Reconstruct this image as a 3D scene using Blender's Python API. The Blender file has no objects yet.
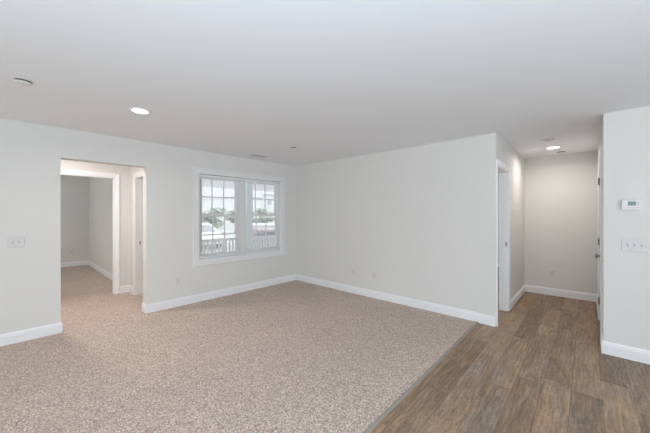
import bpy, bmesh, math, random
from mathutils import Vector, Matrix
random.seed(7)
sc = bpy.context.scene
COL = sc.collection

# ------------------------------------------------------------------ camera
CX, CY, CZ = 0.0, 0.0, 1.4136
cd = bpy.data.cameras.new('camera'); cam = bpy.data.objects.new('camera', cd); COL.objects.link(cam)
cd.sensor_width = 36.0
cd.lens = 286.13 / 650 * 36.0
cd.shift_y = -2.2 / 650
cd.clip_start = 0.02; cd.clip_end = 300
cam.location = (CX, CY, CZ)
cam.rotation_euler = (math.radians(90), 0, math.radians(42.509))
sc.camera = cam

# ------------------------------------------------------------------ world, lights, exposure
sc.view_settings.view_transform = 'Standard'
sc.view_settings.look = 'None'
sc.view_settings.gamma = 1.0
sc.view_settings.use_curve_mapping = False
sc.view_settings.exposure = 0.05
sc.cycles.use_denoising = True
sc.cycles.max_bounces = 12
sc.cycles.diffuse_bounces = 8
sc.cycles.transparent_max_bounces = 24

w = bpy.data.worlds.new('overcast_sky'); sc.world = w; w.use_nodes = True
bg = w.node_tree.nodes['Background']
bg.inputs['Color'].default_value = (0.93, 0.97, 1.0, 1)
bg.inputs['Strength'].default_value = 2.25

def area_light(name, loc, rot, sx, sy, watts, color, spread=180):
    l = bpy.data.lights.new(name, 'AREA'); l.shape = 'RECTANGLE'
    l.size = sx; l.size_y = sy; l.energy = watts; l.color = color; l.spread = math.radians(spread)
    o = bpy.data.objects.new(name, l); COL.objects.link(o)
    o.location = loc; o.rotation_euler = [math.radians(a) for a in rot]
    return o
# daylight entering by the windows that lie behind the camera (each sits in its own window opening)
area_light('rear_window_daylight', (-2.3, -3.52, 1.35), (112, 0, 0), 2.3, 1.6, 8, (0.97, 0.99, 1.0))
area_light('rear_patio_daylight', (1.2, -3.52, 1.10), (116, 0, 0), 2.2, 2.0, 55, (1.0, 0.99, 0.94))
area_light('side_window_daylight', (3.12, 0.9, 1.40), (112, 0, 90), 1.9, 1.4, 77, (0.78, 0.865, 1.0))
# the photographer's flash, bounced off the ceiling from behind the camera
area_light('bounce_flash', (0.5, -0.8, 1.05), (180, 0, 0), 0.6, 0.6, 112, (0.60, 0.805, 1.0))
# daylight in the rooms that open off the main room
area_light('bedroom_daylight', (-8.3, -2.05, 1.45), (108, 0, 0), 1.5, 1.3, 25, (1.0, 1.0, 0.98))
area_light('side_room_daylight', (-4.35, 6.4, 1.45), (90, 0, -90), 1.6, 1.3, 47, (0.88, 0.94, 1.0))

# ------------------------------------------------------------------ materials
class NT:
    def __init__(s, name):
        s.m = bpy.data.materials.new(name); s.m.use_nodes = True
        s.t = s.m.node_tree; s.t.nodes.clear()
        s.out = s.n('ShaderNodeOutputMaterial')
    def n(s, kind, **kw):
        nd = s.t.nodes.new(kind)
        for k, v in kw.items():
            if k in ('ins',):
                for kk, vv in v.items():
                    if hasattr(vv, 'links') or isinstance(vv, bpy.types.NodeSocket): s.t.links.new(vv, nd.inputs[kk])
                    else: nd.inputs[kk].default_value = vv
            else: setattr(nd, k, v)
        return nd
    def math(s, op, a, b=None, c=None):
        nd = s.n('ShaderNodeMath', operation=op)
        for i, v in enumerate((a, b, c)):
            if v is None: continue
            if isinstance(v, bpy.types.NodeSocket): s.t.links.new(v, nd.inputs[i])
            else: nd.inputs[i].default_value = v
        return nd.outputs[0]
    def mix(s, f, a, b, blend='MIX'):
        nd = s.n('ShaderNodeMix', data_type='RGBA', blend_type=blend)
        for i, v in ((0, f), (6, a), (7, b)):
            if isinstance(v, bpy.types.NodeSocket): s.t.links.new(v, nd.inputs[i])
            else: nd.inputs[i].default_value = v
        return nd.outputs[2]
    def bsdf(s, color, rough=0.5, metal=0.0, normal=None, spec=0.5, trans=0.0):
        b = s.n('ShaderNodeBsdfPrincipled')
        if isinstance(color, bpy.types.NodeSocket): s.t.links.new(color, b.inputs['Base Color'])
        else: b.inputs['Base Color'].default_value = (*color[:3], 1)
        if isinstance(rough, bpy.types.NodeSocket): s.t.links.new(rough, b.inputs['Roughness'])
        else: b.inputs['Roughness'].default_value = rough
        b.inputs['Metallic'].default_value = metal
        b.inputs['Specular IOR Level'].default_value = spec
        if normal is not None: s.t.links.new(normal, b.inputs['Normal'])
        s.t.links.new(b.outputs[0], s.out.inputs[0])
        return b

def simple(name, c, rough=0.5, metal=0.0, spec=0.5, var=0.03, scale=30.0, bump=0.0):
    t = NT(name)
    tc = t.n('ShaderNodeTexCoord')
    nz = t.n('ShaderNodeTexNoise', ins={'Vector': tc.outputs['Object'], 'Scale': scale, 'Detail': 3.0})
    c2 = tuple(max(0, x * (1 - var)) for x in c) + (1,)
    col = t.mix(nz.outputs[0], (*c, 1), c2)
    nrm = None
    if bump:
        nrm = t.n('ShaderNodeBump', ins={'Height': nz.outputs[0], 'Strength': bump, 'Distance': 0.002}).outputs[0]
    t.bsdf(col, rough, metal, nrm, spec)
    return t.m

M = {}
M['wall'] = simple('wall_paint', (0.715, 0.712, 0.69), 0.75, spec=0.25, var=0.015, scale=220, bump=0.06)
M['ceiling'] = simple('ceiling_paint', (0.835, 0.855, 0.875), 0.9, spec=0.1, var=0.015, scale=160, bump=0.08)
M['trim'] = simple('white_trim_paint', (0.83, 0.84, 0.85), 0.38, spec=0.45, var=0.01, scale=60)
M['plastic'] = simple('white_plastic', (0.80, 0.80, 0.805), 0.35, spec=0.5, var=0.01)
M['plastic_shade'] = simple('grey_plastic', (0.42, 0.42, 0.43), 0.5, var=0.02)
M['dark'] = simple('dark_slot', (0.05, 0.05, 0.05), 0.6, var=0.1)
M['nickel'] = simple('satin_nickel', (0.36, 0.33, 0.30), 0.3, metal=1.0, var=0.05)
M['steel'] = simple('brushed_steel', (0.52, 0.51, 0.49), 0.35, metal=1.0, var=0.08, scale=90)
M['strip'] = simple('taupe_transition_strip', (0.30, 0.265, 0.23), 0.45, var=0.15, scale=40)
M['plate'] = simple('almond_white_plate', (0.665, 0.65, 0.655), 0.4, var=0.01)
M['window_trim'] = simple('window_trim_paint', (0.765, 0.765, 0.765), 0.45, var=0.01)
M['detector'] = simple('detector_plastic', (0.72, 0.71, 0.70), 0.5, var=0.02)
M['thermostat'] = simple('thermostat_plastic', (0.74, 0.74, 0.745), 0.4, var=0.01)
M['lcd'] = simple('lcd_panel', (0.12, 0.25, 0.235), 0.25, var=0.08, scale=300)
M['lcd_ink'] = simple('lcd_segment', (0.05, 0.12, 0.12), 0.3, var=0.05)
M['door'] = simple('door_paint', (0.80, 0.81, 0.82), 0.4, spec=0.4, var=0.01)
M['vinyl_frame'] = simple('white_window_vinyl', (0.88, 0.88, 0.87), 0.4, var=0.01)

def lens_mat(strength, color):
    t = NT('lit_lens')
    tc = t.n('ShaderNodeTexCoord')
    nz = t.n('ShaderNodeTexNoise', ins={'Vector': tc.outputs['Object'], 'Scale': 80.0})
    e = t.n('ShaderNodeEmission', ins={'Color': (*color, 1)})
    t.t.links.new(t.math('MULTIPLY_ADD', nz.outputs[0], strength * 0.04, strength * 0.98), e.inputs['Strength'])
    t.t.links.new(e.outputs[0], t.out.inputs[0])
    return t.m
M['lens'] = lens_mat(8.0, (1.0, 0.95, 0.88))

def carpet_mat():
    t = NT('beige_carpet')
    tc = t.n('ShaderNodeTexCoord'); P = tc.outputs['Object']
    a = t.n('ShaderNodeTexNoise', ins={'Vector': P, 'Scale': 85.0, 'Detail': 4.0, 'Roughness': 0.8})
    b = t.n('ShaderNodeTexNoise', ins={'Vector': P, 'Scale': 38.0, 'Detail': 2.0})
    c = t.n('ShaderNodeTexNoise', ins={'Vector': P, 'Scale': 1.6, 'Detail': 3.0})
    v = t.n('ShaderNodeTexVoronoi', ins={'Vector': P, 'Scale': 170.0})
    r = t.n('ShaderNodeValToRGB', ins={'Fac': a.outputs[0]})
    r.color_ramp.elements[0].position = 0.34; r.color_ramp.elements[0].color = (0.18, 0.122, 0.096, 1)
    r.color_ramp.elements[1].position = 0.66; r.color_ramp.elements[1].color = (0.86, 0.72, 0.62, 1)
    e = r.color_ramp.elements.new(0.5); e.color = (0.50, 0.395, 0.328, 1)
    k = t.math('MULTIPLY_ADD', b.outputs[0], 0.7, 0.65)
    k2 = t.math('MULTIPLY_ADD', c.outputs[0], 0.16, 0.92)
    kk = t.math('MULTIPLY', k, k2)
    g = t.n('ShaderNodeCombineColor', ins={0: kk, 1: kk, 2: kk})
    col = t.mix(1.0, r.outputs[0], g.outputs[0], 'MULTIPLY')
    h = t.math('ADD', t.math('MULTIPLY', a.outputs[0], 0.8), t.math('MULTIPLY', v.outputs[0], 0.4))
    bp = t.n('ShaderNodeBump', ins={'Height': h, 'Strength': 0.55, 'Distance': 0.006})
    bs = t.bsdf(col, 1.0, 0, bp.outputs[0], 0.0)
    bs.inputs['Sheen Weight'].default_value = 0.15
    return t.m
M['carpet'] = carpet_mat()

def plank_mat():
    t = NT('wood_plank_vinyl')
    tc = t.n('ShaderNodeTexCoord'); sx = t.n('ShaderNodeSeparateXYZ', ins={0: tc.outputs['Object']})
    W, L = 0.178, 1.22
    X = t.math('DIVIDE', t.math('ADD', sx.outputs[0], 20.03), W)
    row = t.math('FLOOR', X); fx = t.math('FRACT', X)
    wr = t.n('ShaderNodeTexWhiteNoise', noise_dimensions='1D', ins={'W': row})
    Y = t.math('ADD', t.math('DIVIDE', t.math('ADD', sx.outputs[1], 20.0), L), wr.outputs[0])
    colm = t.math('FLOOR', Y); fy = t.math('FRACT', Y)
    pid = t.n('ShaderNodeCombineXYZ', ins={0: row, 1: colm, 2: 0.0})
    wn = t.n('ShaderNodeTexWhiteNoise', noise_dimensions='3D', ins={'Vector': pid.outputs[0]})
    rnd = wn.outputs[0]
    # grain coordinates, shifted for every plank
    off = t.math('MULTIPLY', rnd, 37.0)
    gv = t.n('ShaderNodeCombineXYZ', ins={0: t.math('ADD', t.math('MULTIPLY', sx.outputs[0], 1.0), off), 1: t.math('MULTIPLY', sx.outputs[1], 0.05), 2: off})
    g1 = t.n('ShaderNodeTexNoise', ins={'Vector': gv.outputs[0], 'Scale': 62.0, 'Detail': 6.0, 'Roughness': 0.65, 'Distortion': 0.25})
    gv2 = t.n('ShaderNodeCombineXYZ', ins={0: t.math('ADD', sx.outputs[0], off), 1: t.math('MULTIPLY', sx.outputs[1], 0.22), 2: off})
    g2 = t.n('ShaderNodeTexNoise', ins={'Vector': gv2.outputs[0], 'Scale': 13.0, 'Detail': 5.0, 'Roughness': 0.6, 'Distortion': 1.2})
    wv = t.n('ShaderNodeTexWave', wave_type='BANDS', bands_direction='X', ins={'Vector': gv2.outputs[0], 'Scale': 9.0, 'Distortion': 9.0, 'Detail': 3.0, 'Detail Scale': 2.2, 'Detail Roughness': 0.6})
    base = t.n('ShaderNodeValToRGB', ins={'Fac': t.math('ADD', t.math('MULTIPLY', rnd, 0.36), t.math('MULTIPLY', g2.outputs[0], 0.84))})
    cr = base.color_ramp
    cr.elements[0].position = 0.10; cr.elements[0].color = (0.090, 0.054, 0.030, 1)
    cr.elements[1].position = 0.92; cr.elements[1].color = (0.45, 0.30, 0.182, 1)
    e = cr.elements.new(0.5); e.color = (0.245, 0.155, 0.091, 1)
    fine = t.math('MULTIPLY_ADD', g1.outputs[0], 1.0, 0.50)
    wave = t.math('MULTIPLY_ADD', wv.outputs['Fac'], 0.24, 0.84)
    gv3 = t.n('ShaderNodeCombineXYZ', ins={0: t.math('ADD', sx.outputs[0], off), 1: t.math('MULTIPLY', sx.outputs[1], 0.45), 2: off})
    g4 = t.n('ShaderNodeTexNoise', ins={'Vector': gv3.outputs[0], 'Scale': 42.0, 'Detail': 5.0, 'Roughness': 0.7, 'Distortion': 1.5})
    mott = t.math('MULTIPLY_ADD', g4.outputs[0], 1.1, 0.45)
    f = t.math('MULTIPLY', t.math('MULTIPLY', fine, wave), mott)
    gg = t.n('ShaderNodeCombineColor', ins={0: f, 1: f, 2: f})
    col = t.mix(1.0, base.outputs[0], gg.outputs[0], 'MULTIPLY')
    # grey weathered haze on some planks
    g3 = t.n('ShaderNodeTexNoise', ins={'Vector': gv2.outputs[0], 'Scale': 5.0, 'Detail': 3.0, 'Distortion': 0.8})
    gr = t.n('ShaderNodeMapRange', ins={0: g3.outputs[0], 1: 0.42, 2: 0.68, 3: 0.0, 4: 0.62})
    hs = t.n('ShaderNodeHueSaturation', ins={'Saturation': 0.55, 'Value': 0.82, 'Color': col})
    col = t.mix(gr.outputs[0], col, hs.outputs[0])
    ex = t.math('MINIMUM', fx, t.math('SUBTRACT', 1.0, fx)); ey = t.math('MINIMUM', fy, t.math('SUBTRACT', 1.0, fy))
    seam = t.math('MAXIMUM', t.math('LESS_THAN', ex, 0.008), t.math('LESS_THAN', ey, 0.0011))
    col = t.mix(t.math('MULTIPLY', seam, 0.7), col, (0.05, 0.035, 0.027, 1))
    bp = t.n('ShaderNodeBump', ins={'Height': t.math('SUBTRACT', g1.outputs[0], seam), 'Strength': 0.22, 'Distance': 0.002})
    rough = t.math('MULTIPLY_ADD', g1.outputs[0], 0.22, 0.36)
    t.bsdf(col, rough, 0, bp.outputs[0], 0.4)
    return t.m
M['plank'] = plank_mat()

def glass_mat():
    t = NT('window_glass')
    tr = t.n('ShaderNodeBsdfTransparent', ins={'Color': (0.97, 0.985, 0.98, 1)})
    gl = t.n('ShaderNodeBsdfGlossy', ins={'Roughness': 0.02, 'Color': (1, 1, 1, 1)})
    fr = t.n('ShaderNodeFresnel', ins={'IOR': 1.35})
    mx = t.n('ShaderNodeMixShader', ins={0: fr.outputs[0], 1: tr.outputs[0], 2: gl.outputs[0]})
    t.t.links.new(mx.outputs[0], t.out.inputs[0])
    return t.m
M['glass'] = glass_mat()

def slat_mat():
    t = NT('white_blind_vinyl')
    tc = t.n('ShaderNodeTexCoord')
    nz = t.n('ShaderNodeTexNoise', ins={'Vector': tc.outputs['Object'], 'Scale': 40.0})
    col = t.mix(nz.outputs[0], (0.86, 0.86, 0.86, 1), (0.82, 0.82, 0.82, 1))
    d = t.n('ShaderNodeBsdfDiffuse', ins={'Color': col}); tl = t.n('ShaderNodeBsdfTranslucent', ins={'Color': col})
    mx = t.n('ShaderNodeMixShader', ins={0: 0.35, 1: d.outputs[0], 2: tl.outputs[0]})
    t.t.links.new(mx.outputs[0], t.out.inputs[0])
    return t.m
M['slat'] = slat_mat()

# exterior
M['pavement'] = simple('pale_concrete', (0.62, 0.63, 0.63), 0.9, var=0.12, scale=4)
M['deck'] = simple('porch_boards', (0.72, 0.73, 0.73), 0.8, var=0.08, scale=12)
M['white_paint'] = simple('white_rail_paint', (0.84, 0.85, 0.86), 0.5, var=0.02)
M['post_paint'] = simple('blue_white_post_paint', (0.82, 0.86, 0.90), 0.5, var=0.02)
M['siding'] = simple('pale_grey_siding', (0.66, 0.67, 0.67), 0.8, var=0.06, scale=3)
M['roof'] = simple('pale_shingle', (0.52, 0.52, 0.53), 0.9, var=0.15, scale=14)
M['house_window'] = simple('house_window_glass', (0.34, 0.37, 0.40), 0.2, var=0.05)
M['leaf'] = simple('pale_green_leaves', (0.76, 0.80, 0.74), 0.9, var=0.45, scale=5)
M['leaf_dark'] = simple('green_shrub_leaves', (0.55, 0.62, 0.53), 0.9, var=0.45, scale=9)
M['bark'] = simple('grey_bark', (0.30, 0.27, 0.24), 0.9, var=0.3, scale=10)
M['car_silver'] = simple('silver_car_paint', (0.60, 0.61, 0.64), 0.25, var=0.02)
M['car_white'] = simple('white_car_paint', (0.82, 0.83, 0.84), 0.25, var=0.02)
M['car_red'] = simple('dusty_red_car_paint', (0.56, 0.38, 0.38), 0.3, var=0.02)
M['car_glass'] = simple('tinted_car_glass', (0.36, 0.37, 0.40), 0.1, var=0.05)
M['tyre'] = simple('tyre_rubber', (0.06, 0.06, 0.06), 0.8, var=0.1)
M['lamp_red'] = simple('red_lamp_plastic', (0.45, 0.08, 0.07), 0.3)

# ------------------------------------------------------------------ geometry helpers
def link(name, bm, mat, parent=None, smooth=False, bevel=0.0):
    bmesh.ops.remove_doubles(bm, verts=bm.verts, dist=1e-6)
    bmesh.ops.recalc_face_normals(bm, faces=bm.faces)
    me = bpy.data.meshes.new(name); bm.to_mesh(me); bm.free()
    if isinstance(mat, (list, tuple)):
        for m in mat: me.materials.append(m)
    else: me.materials.append(mat)
    if smooth:
        for p in me.polygons: p.use_smooth = True
    o = bpy.data.objects.new(name, me); COL.objects.link(o)
    if parent is not None:
        o.parent = parent
    if bevel:
        b = o.modifiers.new('bevel', 'BEVEL'); b.width = bevel; b.segments = 2; b.limit_method = 'ANGLE'
    return o

def box(bm, x0, x1, y0, y1, z0, z1, M4=None):
    vs = [bm.verts.new(p) for p in ((x0,y0,z0),(x1,y0,z0),(x1,y1,z0),(x0,y1,z0),(x0,y0,z1),(x1,y0,z1),(x1,y1,z1),(x0,y1,z1))]
    if M4 is not None:
        for v in vs: v.co = M4 @ v.co
    for f in ((3,2,1,0),(4,5,6,7),(0,1,5,4),(1,2,6,5),(2,3,7,6),(3,0,4,7)):
        bm.faces.new([vs[i] for i in f])

def lathe(bm, prof, seg=32, M4=Matrix(), cap0=True, cap1=True):
    rings = []
    for r, z in prof:
        rings.append([bm.verts.new(M4 @ Vector((r*math.cos(2*math.pi*i/seg), r*math.sin(2*math.pi*i/seg), z))) for i in range(seg)])
    for a, b in zip(rings, rings[1:]):
        for i in range(seg):
            j = (i+1) % seg
            bm.faces.new((a[i], a[j], b[j], b[i]))
    if cap0: bm.faces.new(rings[0][::-1])
    if cap1: bm.faces.new(rings[-1])

def tube(bm, p0, p1, r, seg=10):
    p0 = Vector(p0); p1 = Vector(p1); d = p1 - p0
    q = d.to_track_quat('Z', 'Y').to_matrix().to_4x4()
    lathe(bm, [(r, 0), (r, d.length)], seg, Matrix.Translation(p0) @ q)

def sweep(bm, path, prof, mapf, closed=False):
    """sweep profile (offset, height) along a 2-D path with mitres; offset is to the left of travel"""
    n = len(path); P = [Vector(p) for p in path]; rows = []
    for i in range(n):
        dirs = []
        if closed or i > 0: dirs.append((P[i] - P[i-1]).normalized())
        if closed or i < n-1: dirs.append((P[(i+1) % n] - P[i]).normalized())
        ns = [Vector((-d.y, d.x)) for d in dirs]
        m = ns[0] if len(ns) == 1 else (ns[0] + ns[1]) / (1 + ns[0].dot(ns[1]))
        rows.append([bm.verts.new(mapf(P[i].x + m.x*o, P[i].y + m.y*o, h)) for o, h in prof])
    k = len(prof)
    for i in range(n if closed else n-1):
        a, b = rows[i], rows[(i+1) % n]
        for j in range(k):
            bm.faces.new((a[j], a[(j+1) % k], b[(j+1) % k], b[j]))
    if not closed:
        bm.faces.new(rows[0][::-1]); bm.faces.new(rows[-1])

def slab_with_holes(bm, a0, a1, b0, b1, n0, n1, holes, mapf):
    A = sorted({a0, a1, *[v for h in holes for v in h[:2]]}); B = sorted({b0, b1, *[v for h in holes for v in h[2:]]})
    A = [v for v in A if a0 <= v <= a1]; B = [v for v in B if b0 <= v <= b1]
    def full(i, j):
        if i < 0 or j < 0 or i >= len(A)-1 or j >= len(B)-1: return False
        ca, cb = (A[i]+A[i+1])/2, (B[j]+B[j+1])/2
        return not any(h[0] < ca < h[1] and h[2] < cb < h[3] for h in holes)
    def q(*pts): bm.faces.new([bm.verts.new(mapf(*p)) for p in pts])
    for i in range(len(A)-1):
        for j in range(len(B)-1):
            if not full(i, j): continue
            x0, x1, y0, y1 = A[i], A[i+1], B[j], B[j+1]
            q((x0,y0,n0),(x1,y0,n0),(x1,y1,n0),(x0,y1,n0)); q((x0,y0,n1),(x0,y1,n1),(x1,y1,n1),(x1,y0,n1))
            if not full(i-1, j): q((x0,y0,n0),(x0,y1,n0),(x0,y1,n1),(x0,y0,n1))
            if not full(i+1, j): q((x1,y0,n0),(x1,y0,n1),(x1,y1,n1),(x1,y1,n0))
            if not full(i, j-1): q((x0,y0,n0),(x0,y0,n1),(x1,y0,n1),(x1,y0,n0))
            if not full(i, j+1): q((x0,y1,n0),(x1,y1,n0),(x1,y1,n1),(x0,y1,n1))
    bmesh.ops.remove_doubles(bm, verts=bm.verts, dist=1e-6)

def onx(x, s=1):   # a = y, b = z, height h goes towards s * x
    return lambda a, b, h: (x + s*h, a, b)
def ony(y, s=1):
    return lambda a, b, h: (a, y + s*h, b)

def struct(o):
    o['kind'] = 'structure'; return o
def thing(name, label, cat, loc=(0,0,0), rz=0.0, group=None):
    o = bpy.data.objects.new(name, None); COL.objects.link(o)
    o.empty_display_size = 0.05
    o.location = loc; o.rotation_euler = (0, 0, rz); o['label'] = label; o['category'] = cat
    if group: o['group'] = group
    return o
def tag(o, label, cat, group=None):
    o['label'] = label; o['category'] = cat
    if group: o['group'] = group
    return o
def dup(root, loc, rz=None, label=None):
    r = root.copy(); COL.objects.link(r); r.location = loc
    if rz is not None: r.rotation_euler = (0, 0, rz)
    if label: r['label'] = label
    for ch in list(root.children):
        c = ch.copy(); COL.objects.link(c); c.parent = r
        for g in list(ch.children):
            d = g.copy(); COL.objects.link(d); d.parent = c
    return r

# ------------------------------------------------------------------ the room shell
H = 2.44
XL, YB, YR, YE = -4.6106, 4.1075, 4.0639, 6.3665     # window wall, blank wall, control wall, hall end
XH, XR = -0.852, 0.122                                # hall sides
XE, Y0 = 3.2, -3.6                                    # unseen ends of the main room
YV, XV = 1.435, -6.14                                 # vestibule
XB = -10.29                                           # bedroom far wall
T = 0.115
XC = -1.051                                           # carpet edge

def wall(name, mapf, a0, a1, holes=(), t=T, b0=0.0, b1=H):
    bm = bmesh.new(); slab_with_holes(bm, a0, a1, b0, b1, 0, t, holes, mapf)
    return struct(link(name, bm, M['wall']))

# floors
bm = bmesh.new()
box(bm, XC, XE, Y0, YR + 0.06, -0.1, 0)
box(bm, XH - 0.1, XR + 0.2, YR + 0.06, YE + 0.1, -0.1, 0)
box(bm, -4.5, XH - 0.1, YB + T + 0.0, 8.9, -0.1, 0)
struct(link('floor', bm, M['plank']))
bm = bmesh.new()
box(bm, XL - T - 0.02, XC, Y0, YB, -0.1, 0.009)
box(bm, XV - T, XL - T - 0.02, -0.7, YV + 0.65, -0.1, 0.009)
box(bm, XB, XV - T, -2.1, YV + 0.01, -0.1, 0.009)
struct(link('floor_carpet', bm, M['carpet']))
# transition strip between carpet and planks
bm = bmesh.new()
sweep(bm, [(XC - 0.012, Y0), (XC - 0.012, YB - 0.014)], [(0.0, 0.0), (0.0, 0.0115), (-0.004, 0.0135), (-0.018, 0.011), (-0.024, 0.003), (-0.024, 0.0)], lambda a, b, h: (a, b, h))
struct(link('trim_1', bm, M['strip']))
# ceiling
bm = bmesh.new(); box(bm, XB - 0.3, XE + 0.3, Y0 - 0.3, 9.2, H, H + 0.12)
struct(link('ceiling', bm, M['ceiling']))

WIN = (2.02, 3.705, 0.665, 2.085)                     # window opening y0 y1 z0 z1
OPEN = (0.384, 1.279, 0.0, 2.088)                     # drywall opening
wall('wall_left', onx(XL, -1), Y0, YB + T, [WIN, OPEN], t=0.16)
wall('wall_back', ony(YB), XL, XH)
HD = (4.19, 4.89, 0.0, 2.045)
wall('wall_hall_left', onx(XH, -1), YB + T, YE, [HD])
wall('wall_hall_end', ony(YE), XH - T, XR + T)
ED = (4.385, 5.30, 0.0, 2.045)
wall('wall_hall_right', onx(XR), YR + T, YE, [ED])
wall('wall_right', ony(YR), XR, XE)
RW = (-3.45, -1.15, 0.55, 2.15); RP = (0.1, 2.3, 0.0, 2.1)
wall('wall_rear', ony(Y0, -1), XL, XE, [RW, RP])
SW = (-0.05, 1.85, 0.7, 2.1)
wall('wall_side', onx(XE), Y0, YR + T, [SW])
BD = (0.40, 1.2215, 0.0, 2.068)
wall('wall_vestibule_far', onx(XV, -1), -0.7, YV, [BD])
CD = (-5.80, -5.0, 0.0, 2.055)
wall('wall_vestibule_right', ony(YV), XV - T, XL - 0.16, [CD])
wall('wall_vestibule_left', ony(-0.7, -1), XV - T, XL - 0.16)
wall('wall_closet_back', ony(YV + 0.6), XV - T, XL - 0.16)
wall('wall_closet_left', onx(XV, -1), YV + T, YV + 0.6)
wall('wall_bedroom_far', onx(XB, -1), -2.2, YV + T)
wall('wall_bedroom_right', ony(YV), XB, XV - T)
BW = (-9.05, -7.55, 0.8, 2.1)
wall('wall_bedroom_left', ony(-2.1, -1), XB, XV - T, [BW])
wall('wall_bedroom_near', onx(XV - T), -2.1, -0.7, t=0.1)
wall('wall_room_far', ony(8.8), -4.5, XH)
SRW = (5.6, 7.2, 0.8, 2.1)
wall('wall_room_left', onx(-4.4, -1), YB + T, 8.9, [SRW])
wall('wall_room_right', onx(XH, -1), YE, 8.9)

# ------------------------------------------------------------------ baseboards
BB = [(0, 0), (0.015, 0), (0.015, 0.094), (0.0095, 0.096), (0.0085, 0.101), (0.0125, 0.105), (0.0105, 0.112), (0.006, 0.119), (0.004, 0.125), (0, 0.125)]
def baseboard(name, path, z=0.0):
    bm = bmesh.new(); sweep(bm, path, BB, lambda a, b, h: (a, b, h + z))
    struct(link(name, bm, M['trim']))
zc = 0.007
CW = 0.062
# room is to the left of travel along each path
baseboard('baseboard_left', [(XL - 0.16, OPEN[0]), (XL, OPEN[0]), (XL, Y0)], zc)
baseboard('baseboard_back', [(XC - 0.03, YB), (XL, YB), (XL, OPEN[1]), (XL - 0.16, OPEN[1])], zc)
baseboard('baseboard_back_hall', [(XH, YB), (XC - 0.03, YB)], 0.0)
baseboard('baseboard_hall', [(XR, ED[1] + CW), (XR, YE), (XH, YE), (XH, HD[1] + CW)])
baseboard('baseboard_right', [(XE, YR), (XR, YR), (XR, ED[0] - CW)])
baseboard('baseboard_vestibule', [(CD[0] - CW, YV), (XV, YV), (XV, BD[1] + CW + 0.008)], zc)
baseboard('baseboard_bedroom', [(XV - T, YV), (XB, YV), (XB, -2.1)], zc)
baseboard('baseboard_room', [(XH - T, 8.8), (-4.4, 8.8)])

# ------------------------------------------------------------------ door casings and jambs
CAS = [(0, 0), (0, 0.009), (0.010, 0.011), (0.020, 0.011), (0.028, 0.015), (CW - 0.012, 0.018), (CW - 0.003, 0.017), (CW, 0.013), (CW, 0)]
def casing(name, mapf, o, z0=0.0, flip=False, jamb=T, stop=0.5):
    """door trim: a mitred casing on the face and the jamb boards that line the opening"""
    a0, a1, _, b1 = o
    bm = bmesh.new()
    sweep(bm, [(a0, z0), (a0, b1), (a1, b1), (a1, z0)], CAS, mapf)
    j = 0.018
    lo = bmesh.new()
    for (p, q, r, s) in ((a0, a0 + j, z0, b1), (a1 - j, a1, z0, b1), (a0 + j, a1 - j, b1 - j, b1)):
        vs = [(p, r), (q, r), (q, s), (p, s)]
        f = [bm.verts.new(mapf(x, y, 0.001)) for x, y in vs]; g = [bm.verts.new(mapf(x, y, -jamb - 0.001)) for x, y in vs]
        bm.faces.new(f); bm.faces.new(g[::-1])
        for i in range(4): bm.faces.new((f[i], g[i], g[(i+1) % 4], f[(i+1) % 4]))
    # door stop bead
    d0 = -jamb * stop
    for (p, q, r, s) in ((a0 + j, a0 + j + 0.010, z0, b1 - j), (a1 - j - 0.010, a1 - j, z0, b1 - j), (a0 + j + 0.010, a1 - j - 0.010, b1 - j - 0.010, b1 - j)):
        vs = [(p, r), (q, r), (q, s), (p, s)]
        f = [bm.verts.new(mapf(x, y, d0)) for x, y in vs]; g = [bm.verts.new(mapf(x, y, d0 - 0.032)) for x, y in vs]
        bm.faces.new(f); bm.faces.new(g[::-1])
        for i in range(4): bm.faces.new((f[i], g[i], g[(i+1) % 4], f[(i+1) % 4]))
    lo.free()
    return struct(link(name, bm, M['trim']))
t_bed = casing('trim_2', onx(XV, 1), BD, zc, stop=0.28)
t_clo = casing('trim_3', ony(YV, -1), CD, zc, stop=0.72)
t_hall = casing('trim_4', onx(XH, 1), HD, 0.0, stop=0.28)
t_ent = casing('trim_5', onx(XR, -1), ED, 0.0, stop=0.40)
# strike plates on the two jambs one can see
bm = bmesh.new(); box(bm, XH - 0.055, XH - 0.012, HD[1] - 0.0205, HD[1] - 0.0175, 0.945, 1.005)
struct(link('strike_plate', bm, M['nickel'], t_hall, bevel=0.001))
bm = bmesh.new(); box(bm, CD[0] + 0.0175, CD[0] + 0.0205, YV + 0.062, YV + 0.104, 0.885, 0.945)
struct(link('strike_plate', bm, M['nickel'], t_clo, bevel=0.001))

# ------------------------------------------------------------------ door leaves
def panel_door(name, width, height, thick, mat=None):
    """six-panel leaf, origin at its hinge edge, running along +x, thickness along y (0..thick)"""
    bm = bmesh.new()
    st = 0.11; mid = 0.10
    xs = [(st, width/2 - mid/2), (width/2 + mid/2, width - st)]
    zs = [(0.20, 0.86), (1.00, 1.60), (1.70, height - 0.11)]
    holes = [(x0, x1, z0, z1) for x0, x1 in xs for z0, z1 in zs]
    slab_with_holes(bm, 0, width, 0, height, 0, thick, holes, lambda a, b, h: (a, h, b))
    for x0, x1, z0, z1 in holes:   # raised fields
        box(bm, x0, x1, thick*0.22, thick*0.78, z0, z1)
        box(bm, x0 + 0.03, x1 - 0.03, thick*0.10, thick*0.90, z0 + 0.03, z1 - 0.03)
    return link(name, bm, mat or M['door'])
def add_knob(parent, x, z, y, s):
    bm = bmesh.new()
    R = Matrix.Translation((x, y, z)) @ Matrix.Rotation(math.radians(90 if s < 0 else -90), 4, 'X')
    lathe(bm, [(0.031, 0), (0.031, 0.004), (0.024, 0.008), (0.011, 0.011), (0.010, 0.028), (0.017, 0.033), (0.025, 0.042), (0.027, 0.050), (0.024, 0.058), (0.014, 0.062)], 28, R)
    return link('door_knob', bm, M['nickel'], parent, smooth=True)
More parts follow.
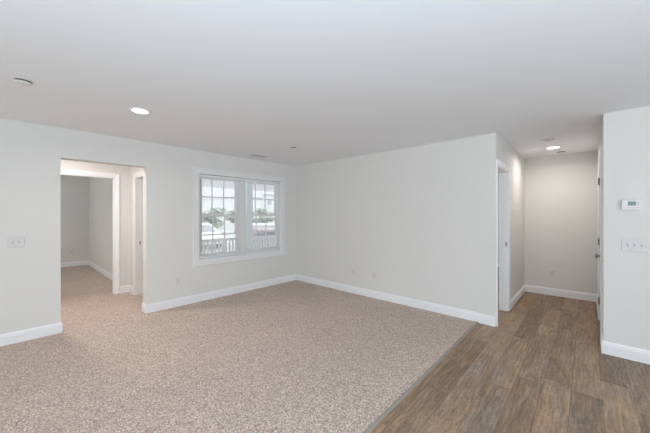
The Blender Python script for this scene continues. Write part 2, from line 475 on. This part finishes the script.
def add_hinge(parent, x, z, y):
    bm = bmesh.new()
    tube(bm, (x, y, z - 0.046), (x, y, z + 0.046), 0.0075, 12)
    box(bm, x - 0.026, x + 0.026, y - 0.001 if y > 0 else y - 0.0, y + 0.0015, z - 0.044, z + 0.044)
    lathe(bm, [(0.005, 0), (0.0075, 0.003), (0.003, 0.007)], 10, Matrix.Translation((x, y, z + 0.046)))
    return link('hinge', bm, M['nickel'], parent)

j = 0.020
# closed entry door in the right side of the hall
dw = ED[1] - ED[0] - 2*j - 0.004
d1 = struct(panel_door('door_1', dw, ED[3] - j - 0.012, 0.042))
d1.location = (XR + 0.002, ED[1] - j - 0.002, 0.008); d1.rotation_euler = (0, 0, math.radians(-90))
# local +x -> world -y, local +y -> world +x ; hall side is local -y
struct(add_knob(d1, dw - 0.065, 0.935, 0.0, -1))
for z in (0.25, 1.04, 1.84): struct(add_hinge(d1, -0.004, z, -0.0125))
# leaf of the hall doorway, swung open into the room beyond
dw2 = HD[1] - HD[0] - 2*j - 0.004
d2 = struct(panel_door('door_2', dw2, HD[3] - j - 0.012, 0.035))
d2.location = (XH - T - 0.012, HD[0] + 0.024 + 0.035, 0.008); d2.rotation_euler = (0, 0, math.radians(180))
struct(add_knob(d2, dw2 - 0.065, 0.95, 0.0, -1))
# bedroom leaf, swung open into the bedroom
dw3 = BD[1] - BD[0] - 2*j - 0.004
d3 = struct(panel_door('door_3', dw3, BD[3] - j - 0.02, 0.035))
d3.location = (XV - T - 0.012, BD[0] + 0.040, 0.014); d3.rotation_euler = (0, 0, math.radians(180))
struct(add_knob(d3, dw3 - 0.065, 0.93, 0.0, -1))

# ------------------------------------------------------------------ the twin window
WX = XL - 0.085                                       # inner face of the window unit
y0, y1, z0, z1 = WIN
win = bpy.data.objects.new('window_1', None); COL.objects.link(win); win['kind'] = 'structure'
win.empty_display_size = 0.05
bm = bmesh.new()   # picture-frame casing
WCAS = [(0, 0), (0, 0.012), (0.014, 0.014), (0.060, 0.014), (0.068, 0.018), (0.086, 0.018), (0.09, 0.012), (0.09, 0)]
sweep(bm, [(y0, z0), (y0, z1), (y1, z1), (y1, z0)], WCAS, onx(XL, 1), closed=True)
struct(link('casing', bm, M['window_trim'], win))
bm = bmesh.new()   # jamb liner boards, then the thin stool
slab_with_holes(bm, y0 - 0.0, y1 + 0.0, z0 - 0.0, z1 + 0.0, 0.0, 0.150, [(y0 + 0.012, y1 - 0.012, z0 + 0.012, z1 - 0.012)], onx(XL, -1))
struct(link('window_jamb', bm, M['trim'], win))
ym = 2.845
UNITS = [(y0 + 0.012, ym - 0.045), (ym + 0.045, y1 - 0.012)]
bm = bmesh.new()   # main frame with the mullion
slab_with_holes(bm, y0 + 0.012, y1 - 0.012, z0 + 0.012, z1 - 0.012, 0.0, 0.065,
                [(a + (0.022), b - 0.022, z0 + 0.040, z1 - 0.036) for a, b in UNITS], onx(WX, -1))
struct(link('window_frame', bm, M['vinyl_frame'], win))
zm = 1.395
for a, b in UNITS:
    a2, b2 = a + 0.022, b - 0.022
    for nm, q0, q1, xo, rail in (('lower_sash', z0 + 0.040, zm + 0.018, WX - 0.008, (0.052, 0.034)), ('upper_sash', zm - 0.018, z1 - 0.036, WX - 0.036, (0.034, 0.040))):
        bm = bmesh.new(); s = 0.040
        g = (a2 + s, b2 - s, q0 + rail[0], q1 - rail[1])
        slab_with_holes(bm, a2, b2, q0, q1, 0, 0.026, [g], onx(xo, -1))
        so = struct(link(nm, bm, M['vinyl_frame'], win))
        bm = bmesh.new(); mw = 0.009
        for k in (1, 2):
            yy = g[0] + (g[1] - g[0]) * k / 3
            box(bm, xo - 0.020, xo - 0.008, yy - mw, yy + mw, g[2], g[3])
        zz = (g[2] + g[3]) / 2
        for k in range(3):
            e0 = g[0] + (g[1] - g[0]) * k / 3 + (mw if k else 0); e1 = g[0] + (g[1] - g[0]) * (k+1) / 3 - (mw if k < 2 else 0)
            box(bm, xo - 0.020, xo - 0.008, e0, e1, zz - mw, zz + mw)
        struct(link('muntins', bm, M['vinyl_frame'], so))
        bm = bmesh.new()
        vs = [bm.verts.new((xo - 0.0215, yy, zz)) for yy, zz in ((g[0], g[2]), (g[1], g[2]), (g[1], g[3]), (g[0], g[3]))]
        bm.faces.new(vs)
        struct(link('pane', bm, M['glass'], so))
    bm = bmesh.new(); yc = (a + b) / 2     # sash lock
    box(bm, WX - 0.032, WX - 0.010, yc - 0.03, yc + 0.03, zm + 0.018, zm + 0.030)
    struct(link('sash_lock', bm, M['vinyl_frame'], win, bevel=0.003))

# mini blinds hanging in the opening, slats turned open
def make_blind(name, label, ya, yb):
    t = thing(name, label, 'blind', (XL - 0.045, ya, z0), 0, 'white mini blinds in the twin window')
    wd = yb - ya; top = z1 - z0 - 0.022; bot = 0.052
    bm = bmesh.new(); box(bm, -0.020, 0.020, 0, wd, top - 0.034, top); link('headrail', bm, M['plastic'], t, bevel=0.002)
    bm = bmesh.new(); box(bm, -0.013, 0.013, 0.004, wd - 0.004, bot - 0.012, bot); link('bottom_rail', bm, M['plastic'], t, bevel=0.003)
    bm = bmesh.new(); pitch = 0.0215; z = bot + 0.02; tilt = math.radians(-11)
    while z < top - 0.045:
        rows = []
        for k in range(4):
            u = -0.0125 + 0.025 * k / 3; cr = 0.0022 * (1 - (u / 0.0125) ** 2)
            rows.append([bm.verts.new((u * math.cos(tilt), yy, z + cr + u * math.sin(tilt))) for yy in (0.004, wd - 0.004)])
        for p, q in zip(rows, rows[1:]): bm.faces.new((p[0], p[1], q[1], q[0]))
        z += pitch
    link('slats', bm, M['slat'], t)
    for yy in (0.09, wd / 2, wd - 0.09):
        bm = bmesh.new()
        for xx in (-0.0135, 0.0135): tube(bm, (xx, yy, bot), (xx, yy, top - 0.034), 0.0009, 5)
        link('ladder_cord', bm, M['plastic'], t)
    bm = bmesh.new(); tube(bm, (0.024, 0.045, top - 0.62), (0.024, 0.045, top - 0.03), 0.0035, 6)
    link('tilt_wand', bm, M['plastic'], t)
    return t
make_blind('window_blind', 'white mini blind over the half of the twin window closer to the drywall opening', y0 + 0.016, ym - 0.003)
make_blind('window_blind', 'white mini blind over the half of the twin window closer to the room corner', ym + 0.003, y1 - 0.016)

# unseen windows behind the camera, through which the daylight comes
def plain_window(name, mapf, o, t=T, mull=1):
    a0, a1, b0, b1 = o
    bm = bmesh.new()
    n = mull + 1; wv = (a1 - a0) / n
    slab_with_holes(bm, a0, a1, b0, b1, 0.03, 0.09, [(a0 + k*wv + 0.045, a0 + (k+1)*wv - 0.045, b0 + 0.05, b1 - 0.05) for k in range(n)], mapf)
    o_ = struct(link(name, bm, M['vinyl_frame']))
    bm = bmesh.new(); bm.faces.new([bm.verts.new(mapf(a, b, 0.06)) for a, b in ((a0+.03, b0+.03), (a1-.03, b0+.03), (a1-.03, b1-.03), (a0+.03, b1-.03))])
    struct(link('pane', bm, M['glass'], o_))
plain_window('window_2', ony(Y0, -1), RW)
plain_window('window_3', ony(Y0, -1), RP)
plain_window('window_4', onx(XE, 1), SW)
plain_window('window_5', ony(-2.1, -1), BW)
plain_window('window_6', onx(-4.4, -1), SRW)

# ------------------------------------------------------------------ ceiling fixtures
def recessed_light(label, loc, r, watts, color, spread=165):
    t = thing('recessed_light', label, 'ceiling light', loc, 0, 'round recessed ceiling lights')
    bm = bmesh.new()
    lathe(bm, [(r * 0.76, -0.001), (r, -0.001), (r, -0.004), (r * 0.95, -0.009), (r * 0.76, -0.011), (r * 0.78, -0.006)], 48, cap0=False, cap1=False)
    link('trim_ring', bm, M['plastic'], t, smooth=True)
    bm = bmesh.new(); lathe(bm, [(r * 0.76, -0.002), (r * 0.76, -0.0075), (r * 0.4, -0.0095), (0.002, -0.010)], 48)
    link('lens', bm, M['lens'], t, smooth=True)
    l = bpy.data.lights.new('lamp_glow', 'AREA'); l.shape = 'DISK'; l.size = r * 1.5; l.energy = watts; l.color = color; l.spread = math.radians(spread)
    o = bpy.data.objects.new('lamp_glow', l); COL.objects.link(o); o.parent = t; o.location = (0, 0, -0.014)
    return t
WARM = (1.0, 0.86, 0.72)
recessed_light('lit round recessed light in the ceiling before the drywall opening', (-3.255, 0.850, H), 0.09, 6.5, (1.0, 0.93, 0.86))
recessed_light('lit round recessed light in the hall ceiling beside the smoke detector', (-0.386, 5.583, H), 0.10, 7.6, (1.0, 0.90, 0.86))
recessed_light('warm round recessed light in the vestibule ceiling', (-5.22, 0.32, H), 0.09, 25, (1.0, 0.91, 0.87), 180)
recessed_light('round recessed light in the ceiling over the carpet behind the viewpoint', (-3.25, -1.9, H), 0.09, 6.5, (1.0, 0.93, 0.86))

def cover_plate(label, loc, r):
    t = thing('sprinkler_cover', label, 'sprinkler cover', loc, 0, 'flush sprinkler cover plates')
    bm = bmesh.new(); lathe(bm, [(r * 0.92, 0), (r * 0.92, -0.012)], 36); link('gap_shade', bm, M['dark'], t, smooth=False)  # dark colour stands in for the shade in the gap around the disc
    bm = bmesh.new(); lathe(bm, [(r * 0.98, -0.011), (r, -0.0115), (r * 0.97, -0.0135), (r * 0.5, -0.0155), (0.002, -0.016)], 40); link('cover_disc', bm, M['plastic'], t, smooth=True)
    return t
cover_plate('round flush sprinkler cover on the ceiling, largest and closest to the viewer', (-3.207, 0.055, H), 0.053)
cover_plate('small round sprinkler cover on the ceiling beyond the air vent', (-3.342, 2.927, H), 0.045)
cover_plate('small round sprinkler cover at the end of the hall ceiling', (-0.319, 6.10, H), 0.058)

t = thing('smoke_detector', 'round white smoke detector on the hall ceiling', 'smoke detector', (-0.377, 4.842, H))
bm = bmesh.new(); lathe(bm, [(0.072, 0), (0.075, -0.004), (0.075, -0.014), (0.070, -0.018)], 40); link('base', bm, M['plastic'], t)
bm = bmesh.new(); lathe(bm, [(0.060, -0.018), (0.060, -0.028)], 36); link('vent_band', bm, M['plastic_shade'], t)
bm = bmesh.new(); lathe(bm, [(0.069, -0.027), (0.068, -0.033), (0.056, -0.042), (0.03, -0.046), (0.002, -0.047)], 40)
for k in range(16):
    a = 2 * math.pi * k / 16
    box(bm, 0.0585, 0.067, -0.003, 0.003, -0.030, -0.017, Matrix.Rotation(a, 4, 'Z'))
link('cap', bm, M['detector'], t)
bm = bmesh.new(); lathe(bm, [(0.012, -0.0465), (0.012, -0.050), (0.009, -0.051)], 20); link('test_button', bm, M['plastic_shade'], t)

t = thing('air_vent', 'long white ceiling air vent above the window', 'air vent', (-4.24, 2.91, H))
bm = bmesh.new()
slab_with_holes(bm, -0.07, 0.07, -0.17, 0.17, 0.0, 0.006, [(-0.048, 0.048, -0.148, 0.148)], lambda a, b, h: (a, b, -h))
link('frame', bm, M['plastic'], t)
bm = bmesh.new(); box(bm, -0.048, 0.048, -0.148, 0.148, -0.0015, -0.0003); link('duct_shade', bm, M['dark'], t)  # dark sheet painted in place of the unlit duct behind the louvres
for k in range(5):
    bm = bmesh.new()
    box(bm, -0.010, 0.010, -0.147, 0.147, -0.0008, 0.0008, Matrix.Translation((-0.038 + 0.019 * k, 0, -0.0075)) @ Matrix.Rotation(math.radians(38), 4, 'Y'))
    link('louvre', bm, M['plastic'], t)

# ------------------------------------------------------------------ plates on the walls
# built facing -y in local space: local x = along wall, local -y = into the room
def plate_bm(wd, ht, d=0.006):
    bm = bmesh.new(); box(bm, -wd/2, wd/2, -d, 0, -ht/2, ht/2); return bm
def screw(parent, x, z, y=-0.006):
    bm = bmesh.new(); lathe(bm, [(0.0032, 0), (0.0028, 0.0012)], 12, Matrix.Translation((x, y, z)) @ Matrix.Rotation(math.radians(90), 4, 'X'))
    link('screw', bm, M['steel'], parent)
def switch_plate(label, loc, rz, gangs):
    n = len(gangs); wd = 0.070 + 0.046 * (n - 1) + (0.012 if n == 3 else 0.010)
    t = thing('light_switch', label, 'light switch', loc, rz)
    link('plate', plate_bm(wd, 0.116), M['plate'], t, bevel=0.003)
    for k, up in enumerate(gangs):
        x = (k - (n - 1) / 2) * 0.046
        bm = bmesh.new(); box(bm, x - 0.0055, x + 0.0055, -0.0068, -0.0055, -0.0125, 0.0125); link('toggle_slot', bm, M['plastic_shade'], t)
        bm = bmesh.new()
        box(bm, x - 0.0042, x + 0.0042, -0.018, -0.004, -0.005, 0.005, Matrix.Translation((0, 0, 0.004 if up else -0.004)) @ Matrix.Rotation(math.radians(-24 if up else 24), 4, 'X'))
        link('toggle', bm, M['plate'], t, bevel=0.0012)
        screw(t, x, 0.030); screw(t, x, -0.030)
    return t
def outlet(label, loc, rz, proto=[None]):
    if proto[0]:
        return dup(proto[0], loc, rz, label)
    t = thing('outlet', label, 'outlet', loc, rz, 'white duplex wall outlets')
    link('plate', plate_bm(0.072, 0.116, 0.005), M['plate'], t, bevel=0.0025)
    for s in (1, -1):
        bm = bmesh.new()
        zc_ = 0.0195 * s
        box(bm, -0.0165, 0.0165, -0.0068, -0.0045, zc_ - 0.0135, zc_ + 0.0135)
        so = link('socket', bm, M['plate'], t, bevel=0.001)
        bm = bmesh.new()
        for x in (-0.0065, 0.0065): box(bm, x - 0.0013, x + 0.0013, -0.0072, -0.0060, zc_ - 0.001, zc_ + 0.008)
        lathe(bm, [(0.0026, 0), (0.0026, 0.0012)], 12, Matrix.Translation((0, -0.0060, zc_ - 0.0075)) @ Matrix.Rotation(math.radians(90), 4, 'X'))
        link('slots', bm, M['dark'], so)
    screw(t, 0, 0, -0.005)
    proto[0] = t
    return t
W90 = math.radians(90)    # plate on the left wall faces +x
outlet('white outlet low on the blank wall, the one closer to the window corner', (-3.075, YB, 0.392), 0)
outlet('white outlet low on the blank wall, the one farther from the window corner', (-2.646, YB, 0.388), 0)
outlet('white outlet low on the window wall between the drywall opening and the window', (XL, 1.705, 0.394), W90)
outlet('white outlet low on the end wall of the hall', (-0.4475, YE, 0.389), 0)
outlet('white outlet low on the far wall of the dim bedroom', (XB, 1.075, 0.40), W90)
switch_plate('two-gang white switch plate on the window wall beside the drywall opening', (XL, 0.0236, 1.110), W90, [True, False])
switch_plate('three-gang white switch plate on the wall below the thermostat', (0.3366, YR, 1.113), 0, [True, False, True])

t = thing('thermostat', 'white wall thermostat with a teal display above the switch plate', 'thermostat', (0.311, YR, 1.505))
bm = bmesh.new(); box(bm, -0.066, 0.066, -0.008, 0, -0.046, 0.046); link('back_plate', bm, M['plastic'], t, bevel=0.003)
bm = bmesh.new(); box(bm, -0.062, 0.062, -0.030, -0.006, -0.049, 0.049); link('body', bm, M['thermostat'], t, bevel=0.005)
bm = bmesh.new(); box(bm, -0.021, 0.034, -0.0312, -0.029, -0.008, 0.033); dsp = link('display', bm, M['lcd'], t)
bm = bmesh.new()
for x in (-0.0145, -0.0045, 0.0075, 0.0175, 0.0265):
    box(bm, x - 0.0018, x + 0.0018, -0.0316, -0.0308, -0.001, 0.026)
link('display_segments', bm, M['lcd_ink'], dsp)
for z in (0.022, 0.000):
    bm = bmesh.new(); box(bm, 0.044, 0.053, -0.0318, -0.029, z - 0.007, z + 0.007); link('button', bm, M['plastic_shade'], t, bevel=0.001)
for x in (-0.046, -0.022, -0.005, 0.012, 0.030, 0.048):
    bm = bmesh.new(); box(bm, x - 0.006, x + 0.006, -0.0314, -0.029, -0.0285, -0.024); link('button', bm, M['plastic_shade'], t)

# ------------------------------------------------------------------ outside the window
GZ = -0.62
bm = bmesh.new(); box(bm, -70, XL - 0.17, 2.2, 90, GZ - 0.2, GZ)
struct(link('ground', bm, M['pavement']))
PX = -7.25     # porch edge
bm = bmesh.new(); box(bm, PX - 0.08, XL - 0.165, 2.25, 9.0, GZ, -0.16)
struct(link('porch_floor', bm, M['deck']))

def railing(label, ya, yb, n):
    t = thing('porch_railing', label, 'railing', (PX, ya, -0.16), 0, 'white porch railings')
    L = yb - ya
    bm = bmesh.new(); box(bm, -0.045, 0.045, 0, L, 0.86, 0.92); link('top_rail', bm, M['white_paint'], t, bevel=0.008)
    bm = bmesh.new(); box(bm, -0.03, 0.03, 0, L, 0.08, 0.13); link('bottom_rail', bm, M['white_paint'], t)
    for k in range(n):
        y = L * (k + 0.5) / n
        bm = bmesh.new(); box(bm, -0.02, 0.02, y - 0.022, y + 0.022, 0.13, 0.86); link('baluster', bm, M['white_paint'], t)
    for y in (0.06, L - 0.06):
        bm = bmesh.new(); box(bm, -0.03, 0.03, y - 0.03, y + 0.03, 0, 0.08); link('foot', bm, M['white_paint'], t)
    return t
def column(label, y):
    t = thing('porch_column', label, 'column', (PX, y, -0.16), 0, 'porch columns')
    bm = bmesh.new(); box(bm, -0.10, 0.10, -0.10, 0.10, 0, 2.85); link('shaft', bm, M['post_paint'], t)
    bm = bmesh.new(); box(bm, -0.13, 0.13, -0.13, 0.13, 0, 0.14); link('base', bm, M['white_paint'], t)
    bm = bmesh.new(); box(bm, -0.13, 0.13, -0.13, 0.13, 2.73, 2.85); link('capital', bm, M['white_paint'], t)
    return t
column('pale porch column seen through the far half of the window', 4.60)
column('porch column at the end of the railing past the window', 7.0)
railing('white porch railing with square balusters outside the window', 4.72, 6.88, 22)
railing('white porch railing to the near side of the porch column', 2.45, 4.48, 20)

def make_car(label, loc, rz, paint, s=1.0, van=False):
    t = thing('car', label, 'car', loc, rz, 'parked cars outside')
    L, W_ = 4.5 * s, 1.8
    hb = 0.95; ht = 1.75 if van else 1.46
    prof = [(-L/2, 0.30), (-L/2 - 0.03, 0.55), (-L/2 + 0.06, 0.85), (-L/2 + 0.25, hb), (L/2 - 1.25, hb), (L/2 - 0.25, 0.82), (L/2 + 0.02, 0.62), (L/2, 0.30)]
    bm = bmesh.new()
    def extrude(bm, pr, w0, w1=None):
        w1 = w1 if w1 is not None else [w0] * len(pr)
        A = [bm.verts.new((x, -w1[i], z)) for i, (x, z) in enumerate(pr)]; B = [bm.verts.new((x, w1[i], z)) for i, (x, z) in enumerate(pr)]
        bm.faces.new(A); bm.faces.new(B[::-1])
        for i in range(len(pr)):
            k = (i+1) % len(pr); bm.faces.new((A[i], B[i], B[k], A[k]))
    extrude(bm, prof, W_/2)
    body = link('body', bm, paint, t, bevel=0.06)
    tail = -L/2 + (0.12 if van else 0.55)
    cab = [(tail - 0.0, hb - 0.02), (tail + 0.22, ht - 0.06), (tail + 0.5, ht), (L/2 - 2.35, ht), (L/2 - 2.0, ht - 0.05), (L/2 - 1.2, hb - 0.02)]
    bm = bmesh.new(); extrude(bm, cab, W_/2, [0.86, 0.68, 0.64, 0.64, 0.68, 0.86]); link('cabin', bm, paint, t, bevel=0.03)
    zz0, zz1 = hb + 0.04, ht - 0.10
    xm = (tail + L/2 - 1.7) / 2
    for sgn in (-1, 1):
        for (xa, xb, xc, xd) in ((tail + 0.14, xm - 0.04, xm - 0.04, tail + 0.34), (xm + 0.04, L/2 - 1.36, L/2 - 1.98, xm + 0.04)):
            bm = bmesh.new()
            vs = [(xa, 0.855, zz0), (xb, 0.855, zz0), (xc, 0.70, zz1), (xd, 0.70, zz1)]
            P = [bm.verts.new((x, sgn * y, z)) for x, y, z in vs]; Q = [bm.verts.new((x, sgn * (y - 0.03), z)) for x, y, z in vs]
            bm.faces.new(P); bm.faces.new(Q[::-1])
            for i in range(4): bm.faces.new((P[i], Q[i], Q[(i+1) % 4], P[(i+1) % 4]))
            link('side_window', bm, M['car_glass'], t)
    for nm, (xa, za, xb, zb) in (('windshield', (L/2 - 1.25, hb + 0.03, L/2 - 1.94, ht - 0.09)), ('rear_window', (tail + 0.01, hb + 0.05, tail + 0.19, ht - 0.11))):
        bm = bmesh.new(); o = 0.012 if nm == 'windshield' else -0.012
        P = [bm.verts.new(p) for p in ((xa + o, -0.76, za), (xa + o, 0.76, za), (xb + o, 0.62, zb), (xb + o, -0.62, zb))]
        Q = [bm.verts.new(v.co - Vector((o * 1.6, 0, 0.01))) for v in P]
        bm.faces.new(P); bm.faces.new(Q[::-1])
        for i in range(4): bm.faces.new((P[i], Q[i], Q[(i+1) % 4], P[(i+1) % 4]))
        link(nm, bm, M['car_glass'], t)
    for x in (-L/2 + 0.85, L/2 - 0.85):
        for sgn in (-1, 1):
            bm = bmesh.new(); lathe(bm, [(0.20, 0), (0.31, 0.0), (0.33, 0.03), (0.33, 0.18), (0.30, 0.205), (0.21, 0.205), (0.19, 0.19), (0.05, 0.20)], 24, Matrix.Translation((x, sgn * 0.71, 0.33)) @ Matrix.Rotation(math.radians(-90 * sgn), 4, 'X'))
            wh = link('wheel', bm, M['tyre'], t, smooth=False)
            bm = bmesh.new(); lathe(bm, [(0.19, 0.196), (0.17, 0.208), (0.03, 0.212)], 20, Matrix.Translation((x, sgn * 0.71, 0.33)) @ Matrix.Rotation(math.radians(-90 * sgn), 4, 'X'))
            link('hubcap', bm, M['steel'], wh)
    for sgn in (-1, 1):
        bm = bmesh.new(); box(bm, -L/2 - 0.035, -L/2 + 0.05, sgn * 0.72 - 0.12, sgn * 0.72 + 0.12, 0.62, 0.78); link('tail_light', bm, M['lamp_red'], t)
        bm = bmesh.new(); box(bm, L/2 - 0.08, L/2 + 0.03, sgn * 0.68 - 0.15, sgn * 0.68 + 0.15, 0.58, 0.70); link('headlight', bm, M['plastic'], t)
    return t

def leafy(bm, c, r, n, size):
    c = Vector(c)
    for _ in range(n):
        v = Vector((random.gauss(0, 1), random.gauss(0, 1), random.gauss(0, 1))).normalized() * (random.random() ** 0.4)
        p = c + Vector((v.x * r[0], v.y * r[1], v.z * r[2]))
        q = Matrix.Rotation(random.uniform(0, 6.28), 3, 'Z') @ Matrix.Rotation(random.uniform(-1.2, 1.2), 3, 'X')
        s = size * random.uniform(0.6, 1.3)
        vs = [bm.verts.new(p + q @ Vector(u)) for u in ((-s, 0, 0), (0, -s * .55, 0.1 * s), (s, 0, 0), (0, s * .55, 0.1 * s))]
        bm.faces.new(vs)
def tree(label, loc, h, r, mat, group='trees beyond the car park'):
    t = thing('tree', label, 'tree', loc, random.uniform(0, 6), group)
    bm = bmesh.new(); lathe(bm, [(0.20, 0), (0.15, 0.3), (0.12, h * 0.45), (0.06, h * 0.8)], 10)
    for k in range(5):
        a = k * 1.26; tube(bm, (0, 0, h * (0.35 + 0.06 * k)), (math.cos(a) * r * 0.6, math.sin(a) * r * 0.6, h * (0.5 + 0.07 * k)), 0.04, 6)
    link('trunk', bm, M['bark'], t)
    bm = bmesh.new()
    for k in range(7):
        a = k * 0.9; leafy(bm, (math.cos(a) * r * 0.45, math.sin(a) * r * 0.45, h * (0.45 + 0.08 * k)), (r * 0.6, r * 0.6, h * 0.16), 260, 0.22)
    link('foliage', bm, mat, t)
    return t
def shrub(label, loc, h, r):
    t = thing('shrub', label, 'shrub', loc)
    bm = bmesh.new()
    for k in range(6):
        a = k * 1.05; tube(bm, (0, 0, 0), (math.cos(a) * r * 0.5, math.sin(a) * r * 0.5, h * 0.7), 0.012, 5)
    link('stems', bm, M['bark'], t)
    bm = bmesh.new(); leafy(bm, (0, 0, h * 0.55), (r, r, h * 0.45), 420, 0.05); link('foliage', bm, M['leaf_dark'], t)
    return t
# positions below are given by sight-line and distance along it from the viewpoint
_th = math.radians(42.509)
def sight(u, d):
    a = (u - 325) / 286.13
    return (d * (a * math.cos(_th) - math.sin(_th)), d * (a * math.sin(_th) + math.cos(_th)))
def at(u, d, z=GZ):
    x, y = sight(u, d); return (x, y, z)
make_car('dusty red parked car outside behind the balusters of the porch railing', at(270, 12.6), math.radians(148), M['car_red'])
make_car('silver car parked in the row behind the dusty red car', at(262, 19.0), math.radians(150), M['car_silver'])
make_car('white parked car outside the half of the window closer to the opening', at(199, 18), math.radians(-12), M['car_white'])
tree('pale green tree outside seen through the half of the window closer to the opening', at(212, 27), 2.5, 1.2, M['leaf'])
tree('pale green tree outside directly behind the parked cars', at(263, 28), 2.4, 1.3, M['leaf'])
tree('pale green tree outside beside the window mullion', at(236, 32), 2.6, 1.2, M['leaf'])
shrub('small leafy shrub outside the near end of the porch railing', (PX - 0.55, 3.30, GZ), 1.0, 0.35)

def house(label, u, d, wd, dp, hh, rz):
    t = thing('house', label, 'house', at(u, d), rz, 'pale houses beyond the trees')
    bm = bmesh.new(); box(bm, -wd/2, wd/2, -dp/2, dp/2, 0, hh); link('walls', bm, M['siding'], t)
    bm = bmesh.new(); e = 0.4; rr = 2.6
    vs = [(-wd/2 - e, -dp/2 - e, hh), (wd/2 + e, -dp/2 - e, hh), (wd/2 + e, dp/2 + e, hh), (-wd/2 - e, dp/2 + e, hh), (-wd/2 - e, 0, hh + rr), (wd/2 + e, 0, hh + rr)]
    V = [bm.verts.new(v) for v in vs]
    for f in ((0,1,5,4), (2,3,4,5), (0,4,3), (1,2,5), (3,2,1,0)): bm.faces.new([V[i] for i in f])
    link('roof', bm, M['roof'], t)
    nx = int(wd // 2.2)
    for fl in range(int(hh // 2.7)):
        for k in range(nx):
            x = -wd/2 + (k + 0.5) * wd / nx; z = 1.0 + fl * 2.7
            for yy, sg in ((-dp/2, -1), (dp/2, 1)):
                bm = bmesh.new(); box(bm, x - 0.5, x + 0.5, min(yy, yy + sg * 0.05), max(yy, yy + sg * 0.05), z, z + 1.3); wn = link('window', bm, M['white_paint'], t)
                bm = bmesh.new(); box(bm, x - 0.42, x + 0.42, min(yy, yy + sg * 0.07), max(yy, yy + sg * 0.07), z + 0.08, z + 1.22); link('pane', bm, M['house_window'], wn)
    return t
house('long pale house with a grey roof beyond the trees', 205, 42, 15, 8, 4.4, math.radians(62))
house('pale gabled house beyond the parked cars', 279, 58, 11, 8, 5.6, math.radians(80))
